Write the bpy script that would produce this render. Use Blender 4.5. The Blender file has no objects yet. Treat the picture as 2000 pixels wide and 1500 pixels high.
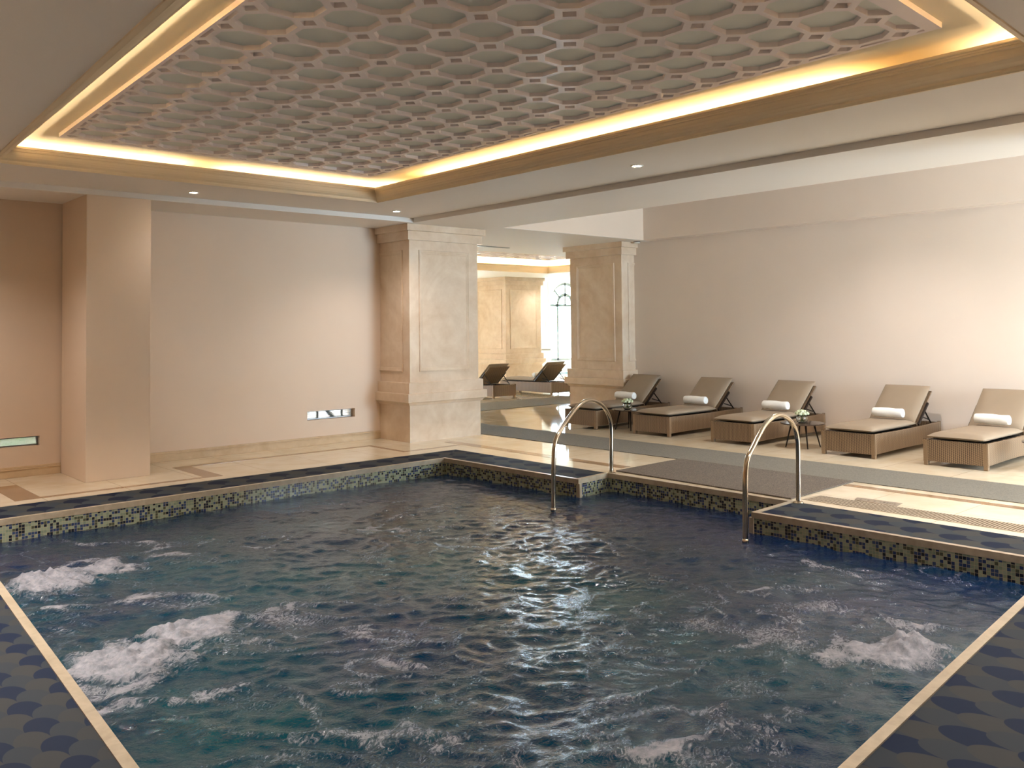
import bpy, math, random
from mathutils import Vector, Matrix, noise
random.seed(7)
scn = bpy.context.scene
col = scn.collection
PI = math.pi

# ------------------------------------------------------------------ helpers
def lin(c):
    c = c / 255.0
    return c / 12.92 if c <= 0.04045 else ((c + 0.055) / 1.055) ** 2.4
def rgb(r, g, b): return (lin(r), lin(g), lin(b), 1.0)

class MB:
    def __init__(s): s.v = []; s.f = []; s.m = []
    def add(s, vs, fs, mi=0):
        n = len(s.v); s.v += [tuple(p) for p in vs]
        s.f += [tuple(n + i for i in f) for f in fs]; s.m += [mi] * len(fs); return s
    def box(s, x0, y0, z0, x1, y1, z1, mi=0):
        x0, x1 = min(x0, x1), max(x0, x1); y0, y1 = min(y0, y1), max(y0, y1); z0, z1 = min(z0, z1), max(z0, z1)
        return s.add([(x0,y0,z0),(x1,y0,z0),(x1,y1,z0),(x0,y1,z0),(x0,y0,z1),(x1,y0,z1),(x1,y1,z1),(x0,y1,z1)],
                     [(0,3,2,1),(4,5,6,7),(0,1,5,4),(1,2,6,5),(2,3,7,6),(3,0,4,7)], mi)
    def prism(s, poly, z0, z1, mi=0):
        n = len(poly)
        vs = [(x, y, z0) for x, y in poly] + [(x, y, z1) for x, y in poly]
        fs = [tuple(range(n - 1, -1, -1)), tuple(range(n, 2 * n))] + [(i, (i+1) % n, n + (i+1) % n, n + i) for i in range(n)]
        return s.add(vs, fs, mi)
    def quad(s, a, b, c, d, mi=0): return s.add([a, b, c, d], [(0,1,2,3)], mi)
    def tube(s, path, r, n=12, cap=True, mi=0):
        pts = [Vector(p) for p in path]; rings = []
        up = None
        for i, p in enumerate(pts):
            t = (pts[min(i+1, len(pts)-1)] - pts[max(i-1, 0)]).normalized()
            if up is None:
                up = Vector((0,0,1)) if abs(t.z) < .9 else Vector((1,0,0))
            a = t.cross(up).normalized(); up = a.cross(t).normalized()
            rr = r[i] if isinstance(r, (list, tuple)) else r
            rings.append([p + (a * math.cos(k*2*PI/n) + up * math.sin(k*2*PI/n)) * rr for k in range(n)])
        vs = [q for ring in rings for q in ring]; fs = []
        for i in range(len(pts)-1):
            for k in range(n):
                fs.append((i*n+k, i*n+(k+1) % n, (i+1)*n+(k+1) % n, (i+1)*n+k))
        if cap:
            fs.append(tuple(range(n-1, -1, -1))); fs.append(tuple(range((len(pts)-1)*n, len(pts)*n)))
        return s.add(vs, fs, mi)
    def lathe(s, prof, n=24, c=(0,0,0), mi=0):
        vs = []; fs = []
        for (r, z) in prof:
            for k in range(n):
                a = k*2*PI/n; vs.append((c[0]+r*math.cos(a), c[1]+r*math.sin(a), c[2]+z))
        for i in range(len(prof)-1):
            for k in range(n):
                fs.append((i*n+k, i*n+(k+1) % n, (i+1)*n+(k+1) % n, (i+1)*n+k))
        return s.add(vs, fs, mi)
    def build(s, name, mats, parent=None, smooth=False, bevel=0, loc=None, subsurf=0, seg=2):
        me = bpy.data.meshes.new(name); me.from_pydata(s.v, [], s.f)
        if not isinstance(mats, (list, tuple)): mats = [mats]
        for m in mats: me.materials.append(m)
        for p, mi in zip(me.polygons, s.m):
            p.material_index = mi; p.use_smooth = smooth
        me.update()
        o = bpy.data.objects.new(name, me); col.objects.link(o)
        if parent: o.parent = parent
        if loc: o.location = loc
        if bevel:
            b = o.modifiers.new('bevel', 'BEVEL'); b.width = bevel; b.segments = seg; b.limit_method = 'ANGLE'; b.angle_limit = 0.6
        if subsurf:
            q = o.modifiers.new('sub', 'SUBSURF'); q.levels = subsurf; q.render_levels = subsurf
        return o

def tag(o, label=None, cat=None, group=None, kind=None):
    if label: o['label'] = label
    if cat: o['category'] = cat
    if group: o['group'] = group
    if kind: o['kind'] = kind
    return o
def thing(name, label, cat, loc=(0,0,0), rz=0, group=None):
    o = bpy.data.objects.new(name, None); col.objects.link(o)
    o.empty_display_size = .1; o.location = loc; o.rotation_euler = (0, 0, rz)
    return tag(o, label, cat, group)
def struct(name, mb, m, **k): return tag(mb.build(name, m, **k), kind='structure')
def copy_tree(o, parent=None):
    c = o.copy(); col.objects.link(c)
    if parent: c.parent = parent
    for ch in [x for x in o.children]: copy_tree(ch, c)
    return c

# ------------------------------------------------------------------ materials
class NT:
    def __init__(s, name):
        s.mat = bpy.data.materials.new(name); s.mat.use_nodes = True
        s.t = s.mat.node_tree; s.n = s.t.nodes; s.l = s.t.links
        s.bsdf = s.n['Principled BSDF']; s.out = s.n['Material Output']
    def node(s, ty, **k):
        n = s.n.new(ty)
        for a, b in k.items(): setattr(n, a, b)
        return n
    def link(s, a, b): s.l.new(a, b)
    def val(s, x, sock):
        if isinstance(x, (int, float)): sock.default_value = x
        elif isinstance(x, tuple): sock.default_value = x
        else: s.l.new(x, sock)
    def math(s, op, a, b=0.0, c=None, clamp=False):
        n = s.node('ShaderNodeMath', operation=op, use_clamp=clamp)
        s.val(a, n.inputs[0]); s.val(b, n.inputs[1])
        if c is not None: s.val(c, n.inputs[2])
        return n.outputs[0]
    def mix(s, f, a, b):
        n = s.node('ShaderNodeMix', data_type='RGBA')
        s.val(f, n.inputs[0]); s.val(a, n.inputs[6]); s.val(b, n.inputs[7]); return n.outputs[2]
    def pos(s):
        g = s.node('ShaderNodeTexCoord'); sp = s.node('ShaderNodeSeparateXYZ'); s.link(g.outputs['Object'], sp.inputs[0])
        return g.outputs['Object'], sp.outputs[0], sp.outputs[1], sp.outputs[2]
    def comb(s, x, y, z=0.0):
        c = s.node('ShaderNodeCombineXYZ'); s.val(x, c.inputs[0]); s.val(y, c.inputs[1]); s.val(z, c.inputs[2]); return c.outputs[0]
    def noise(s, vec, scale, detail=3, rough=.5, dist=0):
        n = s.node('ShaderNodeTexNoise'); s.link(vec, n.inputs['Vector'])
        n.inputs['Scale'].default_value = scale; n.inputs['Detail'].default_value = detail
        n.inputs['Roughness'].default_value = rough; n.inputs['Distortion'].default_value = dist
        return n.outputs['Fac']
    def ramp(s, f, stops):
        r = s.node('ShaderNodeValToRGB'); s.link(f, r.inputs[0]); e = r.color_ramp.elements
        while len(e) < len(stops): e.new(.5)
        for q, (p, c) in zip(e, stops): q.position = p; q.color = c
        return r.outputs[0]
    def bump(s, h, strength=.2, dist=.01):
        b = s.node('ShaderNodeBump'); b.inputs['Strength'].default_value = strength; b.inputs['Distance'].default_value = dist
        s.link(h, b.inputs['Height']); s.link(b.outputs[0], s.bsdf.inputs['Normal'])
    def set(s, **k):
        for a, b in k.items():
            s.val(b, s.bsdf.inputs[a.replace('_', ' ')])
        return s

def simple(name, c, rough=.6, metal=0.0, var=.0, scale=8, bump=0, bscale=200):
    m = NT(name); v, x, y, z = m.pos()
    if var:
        f = m.noise(v, scale, 4)
        a = tuple(max(0, k * (1 - var)) for k in c[:3]) + (1,); b = tuple(min(1, k * (1 + var)) for k in c[:3]) + (1,)
        m.link(m.ramp(f, [(.3, a), (.7, b)]), m.bsdf.inputs['Base Color'])
    else: m.bsdf.inputs['Base Color'].default_value = c
    m.set(Roughness=rough, Metallic=metal)
    if bump: m.bump(m.noise(v, bscale, 2), bump, .002)
    return m.mat

M = {}
M['wall'] = simple('painted_wall', rgb(222, 200, 178), .75, var=.015, scale=1.5)
M['wall_r'] = simple('painted_wall_pale', rgb(230, 216, 203), .75, var=.015, scale=1.5)
M['ceil'] = simple('ceiling_paint', rgb(232, 225, 217), .7, var=.01, scale=1)
M['cornice'] = simple('cornice_paint', rgb(228, 208, 176), .55, var=.02, scale=2)
M['tray'] = simple('tray_paint', rgb(225, 214, 190), .7)
M['lattice'] = simple('lattice_paint', rgb(242, 230, 228), .38, var=.01, scale=3)
M['back'] = simple('coffer_back_paint', rgb(228, 228, 218), .7, var=.02, scale=3)
M['chrome'] = simple('stainless_steel', rgb(196, 184, 165), .16, 1.0)
M['steel'] = simple('brushed_aluminium', rgb(170, 172, 175), .35, 1.0)
M['dark'] = simple('dark_metal', rgb(38, 28, 22), .35, .3)
M['black'] = simple('black_gap', rgb(14, 14, 14), .6)
M['white_plastic'] = simple('white_plastic', rgb(230, 226, 215), .45)
M['winframe'] = simple('bronze_grey_frame', rgb(160, 158, 148), .4, .3)
M['cushion'] = simple('taupe_cushion', rgb(150, 132, 111), .8, var=.03, scale=4, bump=.1, bscale=500)
M['towel'] = simple('white_towel', rgb(240, 238, 232), .95, var=.02, scale=60, bump=.5, bscale=260)
M['mat'] = None

def marble(name, c1, c2, rough, scale=2.2, joint=None):
    m = NT(name); v, x, y, z = m.pos()
    f = m.noise(v, scale, 8, .6, 1.2); f2 = m.noise(v, scale * 6, 4, .6)
    f = m.math('ADD', m.math('MULTIPLY', f, .75), m.math('MULTIPLY', f2, .25))
    c = m.ramp(f, [(.36, c1), (.62, c2)])
    if joint:
        jx, jy, w = joint
        def line(a, p): 
            fr = m.math('FRACT', m.math('DIVIDE', a, p)); return m.math('LESS_THAN', fr, w / p)
        j = m.math('MAXIMUM', line(x, jx), line(y, jy))
        c = m.mix(j, c, tuple(k * .62 for k in c1[:3]) + (1,))
    m.link(c, m.bsdf.inputs['Base Color']); m.set(Roughness=rough)
    return m.mat
M['marble'] = marble('pillar_marble', rgb(206, 179, 150), rgb(224, 203, 179), .28, 1.4)
M['floor'] = marble('floor_marble', rgb(216, 198, 168), rgb(230, 216, 192), .05, .9, (.8, .8, .006))
M['inlay'] = marble('brown_inlay_marble', rgb(128, 96, 68), rgb(168, 134, 100), .08, 3)
M['skirt'] = marble('skirting_marble', rgb(196, 166, 128), rgb(216, 190, 154), .5, 1.6)
M['trimstone'] = marble('coping_stone', rgb(150, 136, 114), rgb(172, 158, 136), .3, 5)

def carpet(name, a, b, sc=420):
    m = NT(name); v, x, y, z = m.pos()
    f = m.noise(v, sc * .25, 3, .7)
    f2 = m.noise(v, 3, 2)
    c = m.ramp(f, [(.38, a), (.62, b)])
    c = m.mix(m.math('MULTIPLY', f2, .25), c, a)
    m.link(c, m.bsdf.inputs['Base Color']); m.set(Roughness=.95)
    m.bump(m.noise(v, sc, 2), .6, .004)
    return m.mat
M['mat'] = carpet('brown_mat', rgb(74, 65, 56), rgb(120, 108, 95))
M['runner'] = carpet('grey_runner', rgb(102, 98, 88), rgb(126, 121, 109), 300)

def fanmat(name, w, p, ang, ox=0, oy=0, lv=1.0):
    """overlapping fish-scale tiles in navy, grey and olive grey"""
    m = NT(name); v, x, y, z = m.pos()
    ca, sa = math.cos(ang), math.sin(ang)
    X = m.math('DIVIDE', m.math('ADD', m.math('ADD', m.math('MULTIPLY', x, ca), m.math('MULTIPLY', y, sa)), 100 + ox), w)
    Y = m.math('DIVIDE', m.math('ADD', m.math('SUBTRACT', m.math('MULTIPLY', y, ca), m.math('MULTIPLY', x, sa)), 100 + oy), p)
    k0 = m.math('FLOOR', Y); fy = m.math('SUBTRACT', Y, k0)
    def cell(k):
        par = m.math('FLOORED_MODULO', k, 2.0); xs = m.math('SUBTRACT', X, m.math('MULTIPLY', par, .5))
        n = m.math('FLOOR', m.math('ADD', xs, .5)); dx = m.math('SUBTRACT', xs, n)
        return m.math('ADD', m.math('MULTIPLY', n, 2.0), par), dx
    c0, dx = cell(k0); c1, _ = cell(m.math('ADD', k0, 1.0))
    d = m.math('ADD', m.math('POWER', m.math('ABSOLUTE', m.math('MULTIPLY', dx, 2.0)), 2.0), m.math('POWER', fy, 2.0))
    ins = m.math('LESS_THAN', d, 1.0)
    ci = m.math('ADD', m.math('MULTIPLY', ins, c0), m.math('MULTIPLY', m.math('SUBTRACT', 1.0, ins), c1))
    q = m.math('FLOORED_MODULO', ci, 3.0)
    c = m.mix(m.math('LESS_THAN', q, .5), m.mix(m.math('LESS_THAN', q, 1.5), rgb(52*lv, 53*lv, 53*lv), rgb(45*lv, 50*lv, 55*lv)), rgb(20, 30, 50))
    m.link(c, m.bsdf.inputs['Base Color']); m.set(Roughness=.75, **{'Specular_IOR_Level': .12})
    return m.mat
M['fan_left'] = fanmat('fan_tiles_left', .136, .118, .04)
M['fan_near'] = fanmat('fan_tiles_near', .175, .15, -.03)
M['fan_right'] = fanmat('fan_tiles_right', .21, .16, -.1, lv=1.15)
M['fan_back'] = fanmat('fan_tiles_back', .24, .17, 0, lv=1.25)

def mosaic():
    m = NT('pool_mosaic'); v, x, y, z = m.pos()
    T = .0265
    u = m.math('DIVIDE', m.math('ADD', m.math('ADD', x, y), 50), T); w = m.math('DIVIDE', m.math('ADD', z, 10), T)
    iu, iw = m.math('FLOOR', u), m.math('FLOOR', w)
    fu, fw = m.math('SUBTRACT', u, iu), m.math('SUBTRACT', w, iw)
    g = m.math('MAXIMUM', m.math('LESS_THAN', fu, .09), m.math('LESS_THAN', fw, .09))
    wn = m.node('ShaderNodeTexWhiteNoise'); wn.noise_dimensions = '2D'
    m.link(m.comb(iu, iw), wn.inputs['Vector'])
    r = m.ramp(wn.outputs['Value'], [(0, rgb(142, 150, 126)), (.26, rgb(124, 134, 112)), (.5, rgb(32, 35, 42)), (.66, rgb(42, 55, 88)), (.78, rgb(76, 78, 60)), (.9, rgb(52, 68, 98))])
    r.node.color_ramp.interpolation = 'CONSTANT'
    c = m.mix(g, r, rgb(172, 160, 130))
    m.link(c, m.bsdf.inputs['Base Color']); m.set(Roughness=.2)
    return m.mat
M['mosaic'] = mosaic()

def wicker():
    m = NT('wicker'); v, x, y, z = m.pos()
    u = m.math('ADD', x, y)
    wv = m.math('SINE', m.math('MULTIPLY', u, 2*PI/.022)); ph = m.math('MULTIPLY', m.math('FLOOR', m.math('DIVIDE', u, .022)), PI)
    h = m.math('SINE', m.math('ADD', m.math('MULTIPLY', z, 2*PI/.02), ph))
    f = m.math('MULTIPLY_ADD', m.math('ADD', m.math('MULTIPLY', wv, .62), m.math('MULTIPLY', h, .38)), .5, .5)
    c = m.ramp(f, [(0.05, rgb(66, 48, 34)), (.5, rgb(128, 104, 80)), (1, rgb(160, 136, 108))])
    m.link(c, m.bsdf.inputs['Base Color']); m.set(Roughness=.55); m.bump(f, .5, .004)
    return m.mat
M['wicker'] = wicker()
M['rattan'] = simple('rattan_wrap', rgb(138, 114, 88), .5, var=.12, scale=90)

def emis(name, c, s):
    m = NT(name); m.bsdf.inputs['Base Color'].default_value = c
    m.bsdf.inputs['Emission Color'].default_value = c; m.bsdf.inputs['Emission Strength'].default_value = s
    return m.mat
M['lamp'] = emis('lamp_lens', (1, .86, .66, 1), 30)

def pane():
    m = NT('window_glass'); m.n.remove(m.bsdf)
    t = m.node('ShaderNodeBsdfTransparent'); g = m.node('ShaderNodeBsdfGlossy'); g.inputs['Roughness'].default_value = .02
    t.inputs[0].default_value = (.93, .97, 1, 1)
    x = m.node('ShaderNodeMixShader'); x.inputs[0].default_value = .07
    m.link(t.outputs[0], x.inputs[1]); m.link(g.outputs[0], x.inputs[2]); m.link(x.outputs[0], m.out.inputs[0]); return m.mat
M['pane'] = pane()
def glass():
    m = NT('clear_glass'); m.set(Roughness=.02, **{'Transmission_Weight': 1.0, 'IOR': 1.45}); m.bsdf.inputs['Base Color'].default_value = (.95, .98, .95, 1); return m.mat
M['glass'] = glass()
M['petal'] = simple('pale_petals', rgb(226, 232, 198), .7, var=.08, scale=60)
M['leafy'] = simple('green_leaf', rgb(110, 128, 52), .6, var=.25, scale=40)
M['stem'] = simple('green_stem', rgb(150, 160, 90), .6)
M['ground'] = simple('outside_ground', rgb(170, 178, 172), .9, var=.1, scale=.3)
M['hedge'] = simple('hedge_leaves', rgb(120, 165, 90), .7, var=.3, scale=14)
M['plate'] = None

def water(name, foamspots):
    m = NT(name); v, x, y, z = m.pos()
    att = m.node('ShaderNodeAttribute'); att.attribute_name = 'foam'
    big = m.noise(v, .8, 2); fine = m.noise(v, 9, 5, .7, .6)
    sky_tint = m.math('MULTIPLY', m.math('MAXIMUM', m.math('SUBTRACT', x, 4.6), m.math('SUBTRACT', y, 7.2)), .35, clamp=True)  # bluer toward the right and back: sky reflection put into the base colour
    c = m.ramp(m.math('SUBTRACT', m.math('ADD', m.math('MULTIPLY', big, .6), m.math('MULTIPLY', fine, .4)), m.math('MULTIPLY', sky_tint, .3)),
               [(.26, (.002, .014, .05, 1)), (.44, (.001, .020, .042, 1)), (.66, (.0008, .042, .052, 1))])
    f = att.outputs['Fac']
    lace = m.noise(m.comb(m.math('ADD', m.math('MULTIPLY', x, .55), m.math('MULTIPLY', y, .5)), m.math('SUBTRACT', m.math('MULTIPLY', y, 1.1), m.math('MULTIPLY', x, .7)), z), 20, 8, .78, 2.0)
    ff = m.math('ADD', m.math('MULTIPLY', f, 1.3), m.math('MULTIPLY', m.math('SUBTRACT', lace, .5), 2.6))
    ff = m.math('MULTIPLY', m.math('SUBTRACT', ff, .52), 1.7, clamp=True)
    ff = m.math('MULTIPLY', ff, .80)
    fc = m.ramp(m.noise(v, 22, 6, .7), [(.3, rgb(96,98,106)), (.7, rgb(168,164,168))])
    c = m.mix(ff, c, fc)
    m.link(c, m.bsdf.inputs['Base Color'])
    m.link(m.math('MULTIPLY_ADD', ff, .55, .06), m.bsdf.inputs['Roughness'])
    m.bsdf.inputs['IOR'].default_value = 1.42
    w2 = m.noise(m.comb(m.math('ADD', x, m.math('MULTIPLY', y, .35)), m.math('MULTIPLY', y, 1.0)), 26, 4, .6, .8)
    w3 = m.noise(v, 70, 3, .6)
    m.bump(m.math('ADD', m.math('ADD', w2, m.math('MULTIPLY', w3, .3)), m.math('MULTIPLY', ff, m.math('MULTIPLY', m.noise(v, 48, 5, .7), 1.5))), .42, .010)
    return m.mat
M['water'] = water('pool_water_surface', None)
def calm():
    m = NT('calm_water'); v, x, y, z = m.pos(); m.bsdf.inputs['Base Color'].default_value = (.01, .16, .22, 1); m.set(Roughness=.05, IOR=1.33)
    m.bump(m.noise(v, 5, 3), .2, .02); return m.mat
M['calm'] = calm()

# ------------------------------------------------------------------ camera
F, YAW, PITCH, ROLL, CY, CAMH = 1725.982, 0.8421891, 0.0330541, -0.0107950, 583.374, 1.65
fw = Vector((math.cos(YAW)*math.cos(PITCH), math.sin(YAW)*math.cos(PITCH), math.sin(PITCH)))
r0 = fw.cross(Vector((0,0,1))).normalized(); u0 = r0.cross(fw)
cr, sr = math.cos(ROLL), math.sin(ROLL)
rt = r0*cr + u0*sr; upv = -r0*sr + u0*cr
cd = bpy.data.cameras.new('camera'); cam = bpy.data.objects.new('camera', cd); col.objects.link(cam)
mw = Matrix((rt, upv, -fw)).transposed().to_4x4(); mw.translation = (0, 0, CAMH); cam.matrix_world = mw
cd.sensor_width = 36; cd.sensor_fit = 'HORIZONTAL'; cd.lens = F/2000*36; cd.shift_y = -(750-CY)/2000
cd.clip_start = .05; cd.clip_end = 500
scn.camera = cam

# ------------------------------------------------------------------ layout constants
ZS, ZR = 3.185, 3.25            # slab soffit / ring soffit round the coffer
WY, WX = 11.39, 12.45           # left wall plane, lounger wall plane
FY = 24.0                       # far window wall
SX, SY = 7.42, 10.43            # edges of the ring soffit
X0, Y0, X1 = -3.0, -5.0, 30.0
XL = 7.35                       # left end of the far hall

# pool outline (water side), counter clockwise
POOL = [(1.07,1.49),(6.83,2.07),(6.775,4.46),(7.435,4.49),(7.435,6.75),(6.912,6.70),(6.85,9.0),(1.53,8.865)]
def offset(poly, d):
    n = len(poly); out = []
    for i in range(n):
        p0, p1, p2 = Vector(poly[i-1]), Vector(poly[i]), Vector(poly[(i+1) % n])
        e1 = (p1-p0).normalized(); e2 = (p2-p1).normalized()
        n1 = Vector((e1.y, -e1.x)); n2 = Vector((e2.y, -e2.x))
        k = d / (1 + n1.dot(n2)); out.append(tuple(p1 + (n1+n2)*k))
    return out
TR = offset(POOL, .05)
WB = offset(POOL, .04)

# ------------------------------------------------------------------ floor
f = MB()
ox0, oy0, oX, oY = -.3, .2, 7.48, 9.57
for a in [(X0,oY,X1,WY+.22),(XL,WY+.22,X1,FY),(oX,Y0,X1,oY),(X0,Y0,ox0,oY),(ox0,Y0,oX,oy0)]:
    f.box(a[0], a[1], -.12, a[2], a[3], 0)
# cut the far swimming pool by leaving it as a shallow basin painted on top of the slab
struct('floor', f, M['floor'])
# inlays in the stone floor
inl = MB()
def strip(x0, y0, x1, y1): inl.box(x0, y0, -.001, x1, y1, .0015)
strip(4.08, 10.72, 6.90, 10.79); strip(6.83, 9.87, 6.898, 10.718); strip(6.90, 9.87, 7.80, 9.94)
strip(4.08, 9.78, 4.28, 10.718); strip(2.402, 9.78, 4.078, 9.86); strip(2.16, 9.78, 2.40, 10.82); strip(-2, 10.76, 2.158, 10.82)
strip(7.84, 6.9, 8.0, 10.3); strip(8.57, 4.55, 8.69, -4)
struct('floor_inlay', inl, M['inlay'])

# pool copings
def mitre(pts, name, mat): struct(name, MB().prism(pts, -.12, 0), mat)
mitre([(ox0,oy0), TR[0], TR[7], (ox0,oY-.0)], 'pool_coping_left', M['fan_left'])
mitre([(ox0,oy0), (oX,oy0), TR[1], TR[0]], 'pool_coping_near', M['fan_near'])
mitre([(oX,oy0), (oX,TR[3][1]), TR[2], TR[1]], 'pool_coping_right', M['fan_right'])
mitre([TR[5], (oX,TR[4][1]), (oX,oY), TR[6]], 'pool_coping_corner', M['fan_right'])
mitre([TR[7], TR[6], (oX,oY), (ox0,oY)], 'pool_coping_back', M['fan_back'])
n = len(POOL)
tm = MB()
for i in range(n):
    a, b, c, d = POOL[i], POOL[(i+1) % n], TR[(i+1) % n], TR[i]
    e = 0.006
    tm.prism([a, b, c, d][::-1], -.045, .008)
# vertical corner posts of the two steps
for (px, py) in (POOL[2], POOL[5]):
    tm.box(px-.004, py-.022, -.5, px+.03, py+.022, -.04)
struct('trim_1', tm, M['trimstone'])
wl = MB()
for i in range(n):
    a, b, c, d = WB[i], WB[(i+1) % n], offset(POOL, .0499)[(i+1) % n], offset(POOL, .0499)[i]
    ia, ib = offset(POOL, .004)[i], offset(POOL, .004)[(i+1) % n]
    wl.prism([ia, ib, c, d][::-1], -1.25, -.045)
struct('wall_pool', wl, M['mosaic'])
struct('floor_pool', MB().prism(WB, -1.3, -1.25), M['mosaic'])

# water surface
def jit(x, y, z=0): return noise.noise(Vector((x, y, z)))
JETS = [(1.70,5.12,.42,.085),(1.78,7.12,.42,.09),(5.00,2.26,.16,.06),(4.90,2.3,.34,.045),(2.1,5.35,.3,.04),(2.2,7.25,.3,.05),(2.35,5.5,.2,.02)]
SOFT = [(2.9,5.4,.35,.46),(3.3,5.6,.3,.42),(2.2,6.0,.5,.4),(2.9,7.1,.5,.44),(3.6,7.4,.4,.38),(2.1,7.9,.4,.42),(4.5,3.3,.3,.42),(4.0,2.6,.3,.42),(2.0,3.2,.5,.42),(3.0,2.4,.5,.36),(2.67,7.82,.45,.45),(5.35,7.45,.45,.42),(5.3,3.1,.4,.5),(4.6,2.9,.5,.5),(2.5,5.2,.5,.52),(2.4,6.6,.45,.46),(1.6,6.3,.4,.42),(1.9,4.3,.4,.42),(3.4,6.9,.4,.36),(2.3,3.6,.4,.38),(5.9,3.6,.4,.32),(4.3,2.4,.3,.38)]
TRAILS = [[(1.99,7.52), (2.38,7.45), (2.71,7.58), (3.05,7.89), (3.22,7.41), (3.39,7.09), (3.74,7.21)], [(2.13,9.06), (2.35,8.26), (2.70,8.02), (2.93,7.70)], [(1.95,6.99), (2.29,7.03), (2.75,7.32), (2.92,7.04)], [(1.92,5.12), (2.26,5.21), (2.54,5.30), (2.86,5.38), (3.14,5.33)], [(1.70,6.42), (2.02,6.41), (2.35,6.26), (2.69,6.02)], [(2.15,5.31), (2.31,5.10), (2.40,4.89)], [(1.39,4.56), (1.62,4.51), (1.79,4.43), (1.96,4.45)], [(1.38,4.94), (1.61,4.78), (1.81,4.76)], [(5.37,2.37), (5.47,2.67), (5.43,2.92), (5.24,3.03), (4.82,2.90), (4.60,2.93), (4.33,2.96), (4.19,3.03)], [(4.80,2.24), (4.59,2.33), (4.74,2.56), (4.98,2.75)], [(5.02,3.54), (5.39,3.51), (5.61,3.32)], [(6.32,3.74), (6.22,3.43), (6.26,3.20)], [(5.45,7.40), (5.15,7.34), (4.87,7.29), (4.48,7.05), (4.69,6.69), (5.02,6.51)], [(5.41,7.09), (5.60,7.44), (5.61,7.81), (5.30,7.93)], [(2.93,2.50), (3.24,2.46), (3.54,2.32), (3.77,2.25)], [(1.99,3.64), (2.21,3.57), (2.36,3.29), (2.50,2.96)], [(2.92,4.71), (2.77,4.16), (2.93,3.90)]]
SEGS = [(a, b) for t in TRAILS for a, b in zip(t, t[1:])]
def trail(x, y):
    best = 9
    for (ax, ay), (bx, by) in SEGS:
        if min(ax, bx)-.35 > x or max(ax, bx)+.35 < x or min(ay, by)-.35 > y or max(ay, by)+.35 < y: continue
        dx, dy = bx-ax, by-ay; t = max(0, min(1, ((x-ax)*dx+(y-ay)*dy)/(dx*dx+dy*dy)))
        best = min(best, math.hypot(x-ax-t*dx, y-ay-t*dy))
    return best
def inside(x, y, poly):
    c = False; j = len(poly)-1
    for i in range(len(poly)):
        xi, yi = poly[i]; xj, yj = poly[j]
        if (yi > y) != (yj > y) and x < (xj-xi)*(y-yi)/(yj-yi)+xi: c = not c
        j = i
    return c
ST = .018
gx0, gy0, gx1, gy1 = 1.05, 1.47, 7.44, 9.02
nx, ny = int((gx1-gx0)/ST), int((gy1-gy0)/ST)
wv = []; foam = []; idx = {}; wf = []
WPOLY = offset(POOL, .004)
V3 = Vector
for j in range(ny+1):
    for i in range(nx+1):
        x, y = gx0+i*ST, gy0+j*ST
        if x < 1.0 + (y-1.5)*.06 - .05: continue
        # wind-blown crests run roughly across the view direction
        u = .72*x + .69*y; w = -.69*x + .72*y
        z  = .022*noise.noise(V3((u*1.5, w*1.0, 1)))
        r1 = 1-abs(noise.noise(V3((u*3.2+.7*noise.noise(V3((x*2,y*2,4))), w*2.4, 2))))*2
        r2 = 1-abs(noise.noise(V3((u*7.0, w*5.4+.4*noise.noise(V3((x*4,y*4,7))), 3))))*2
        calm_k = .55 + .45*min(1, max(0, (9.3-y)/3)) * (1 if x < 5 else max(.45, 1-(x-5)*.28))
        z += calm_k*(.014*r1 + .010*r2 + .008*noise.noise(V3((u*13, w*9, 5))) + .002*noise.noise(V3((u*27, w*19, 6))))
        fo = 0
        for (jx, jy, jr, jh) in JETS:
            d = math.hypot(x-jx, y-jy) + .12*noise.noise(V3((x*5, y*5, 9)))*1.4
            if d < jr*1.9:
                g = math.exp(-(d/jr)**2*1.6)
                lump = .38+.75*abs(noise.noise(V3((x*5, y*5, 3))))+.75*abs(noise.noise(V3((x*11, y*11, 8))))+.4*abs(noise.noise(V3((x*24, y*24, 5))))
                z += jh*g*lump; fo = max(fo, min(1.0, g*1.35))
        for (jx, jy, jr, a) in SOFT:
            d = math.hypot(x-jx, y-jy)
            if d < jr*2: fo = max(fo, 1.22*a*math.exp(-(d/jr)**2*.9)*(.75+.9*noise.noise(V3((u*3, w*2.2, 12)))))
        crest = max(0, r1-.70)*1.7*calm_k*(.6+.6*noise.noise(V3((x*.9, y*.9, 20))))
        fo = max(fo, .14 + crest)
        wx = x+.20*noise.noise(V3((x*2.6, y*2.6, 31)))+.08*noise.noise(V3((x*9, y*9, 33))); wy = y+.20*noise.noise(V3((x*2.6, y*2.6, 47)))+.08*noise.noise(V3((x*9, y*9, 49)))
        td = trail(wx, wy)
        if td < .35:
            tw = .055+.05*(.5+noise.noise(V3((x*2, y*2, 60))))
            fo = max(fo, (.20+.62*noise.noise(V3((x*3, y*3, 70)))+.3*noise.noise(V3((x*14, y*14, 71))))*math.exp(-(td/tw)**2)+.33*math.exp(-(td/.15)**2))
            z += .006*math.exp(-(td/tw)**2)
        idx[(i,j)] = len(wv); wv.append((x, y, z)); foam.append(max(0, min(1, fo)))
for j in range(ny):
    for i in range(nx):
        k = [(i,j),(i+1,j),(i+1,j+1),(i,j+1)]
        if all(q in idx for q in k):
            cx, cy = gx0+(i+.5)*ST, gy0+(j+.5)*ST
            if inside(cx, cy, WPOLY): wf.append(tuple(idx[q] for q in k))
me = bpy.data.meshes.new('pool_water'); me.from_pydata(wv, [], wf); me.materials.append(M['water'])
at = me.attributes.new('foam', 'FLOAT', 'POINT'); at.data.foreach_set('value', foam)
me.polygons.foreach_set('use_smooth', [True]*len(me.polygons)); me.update()
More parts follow.
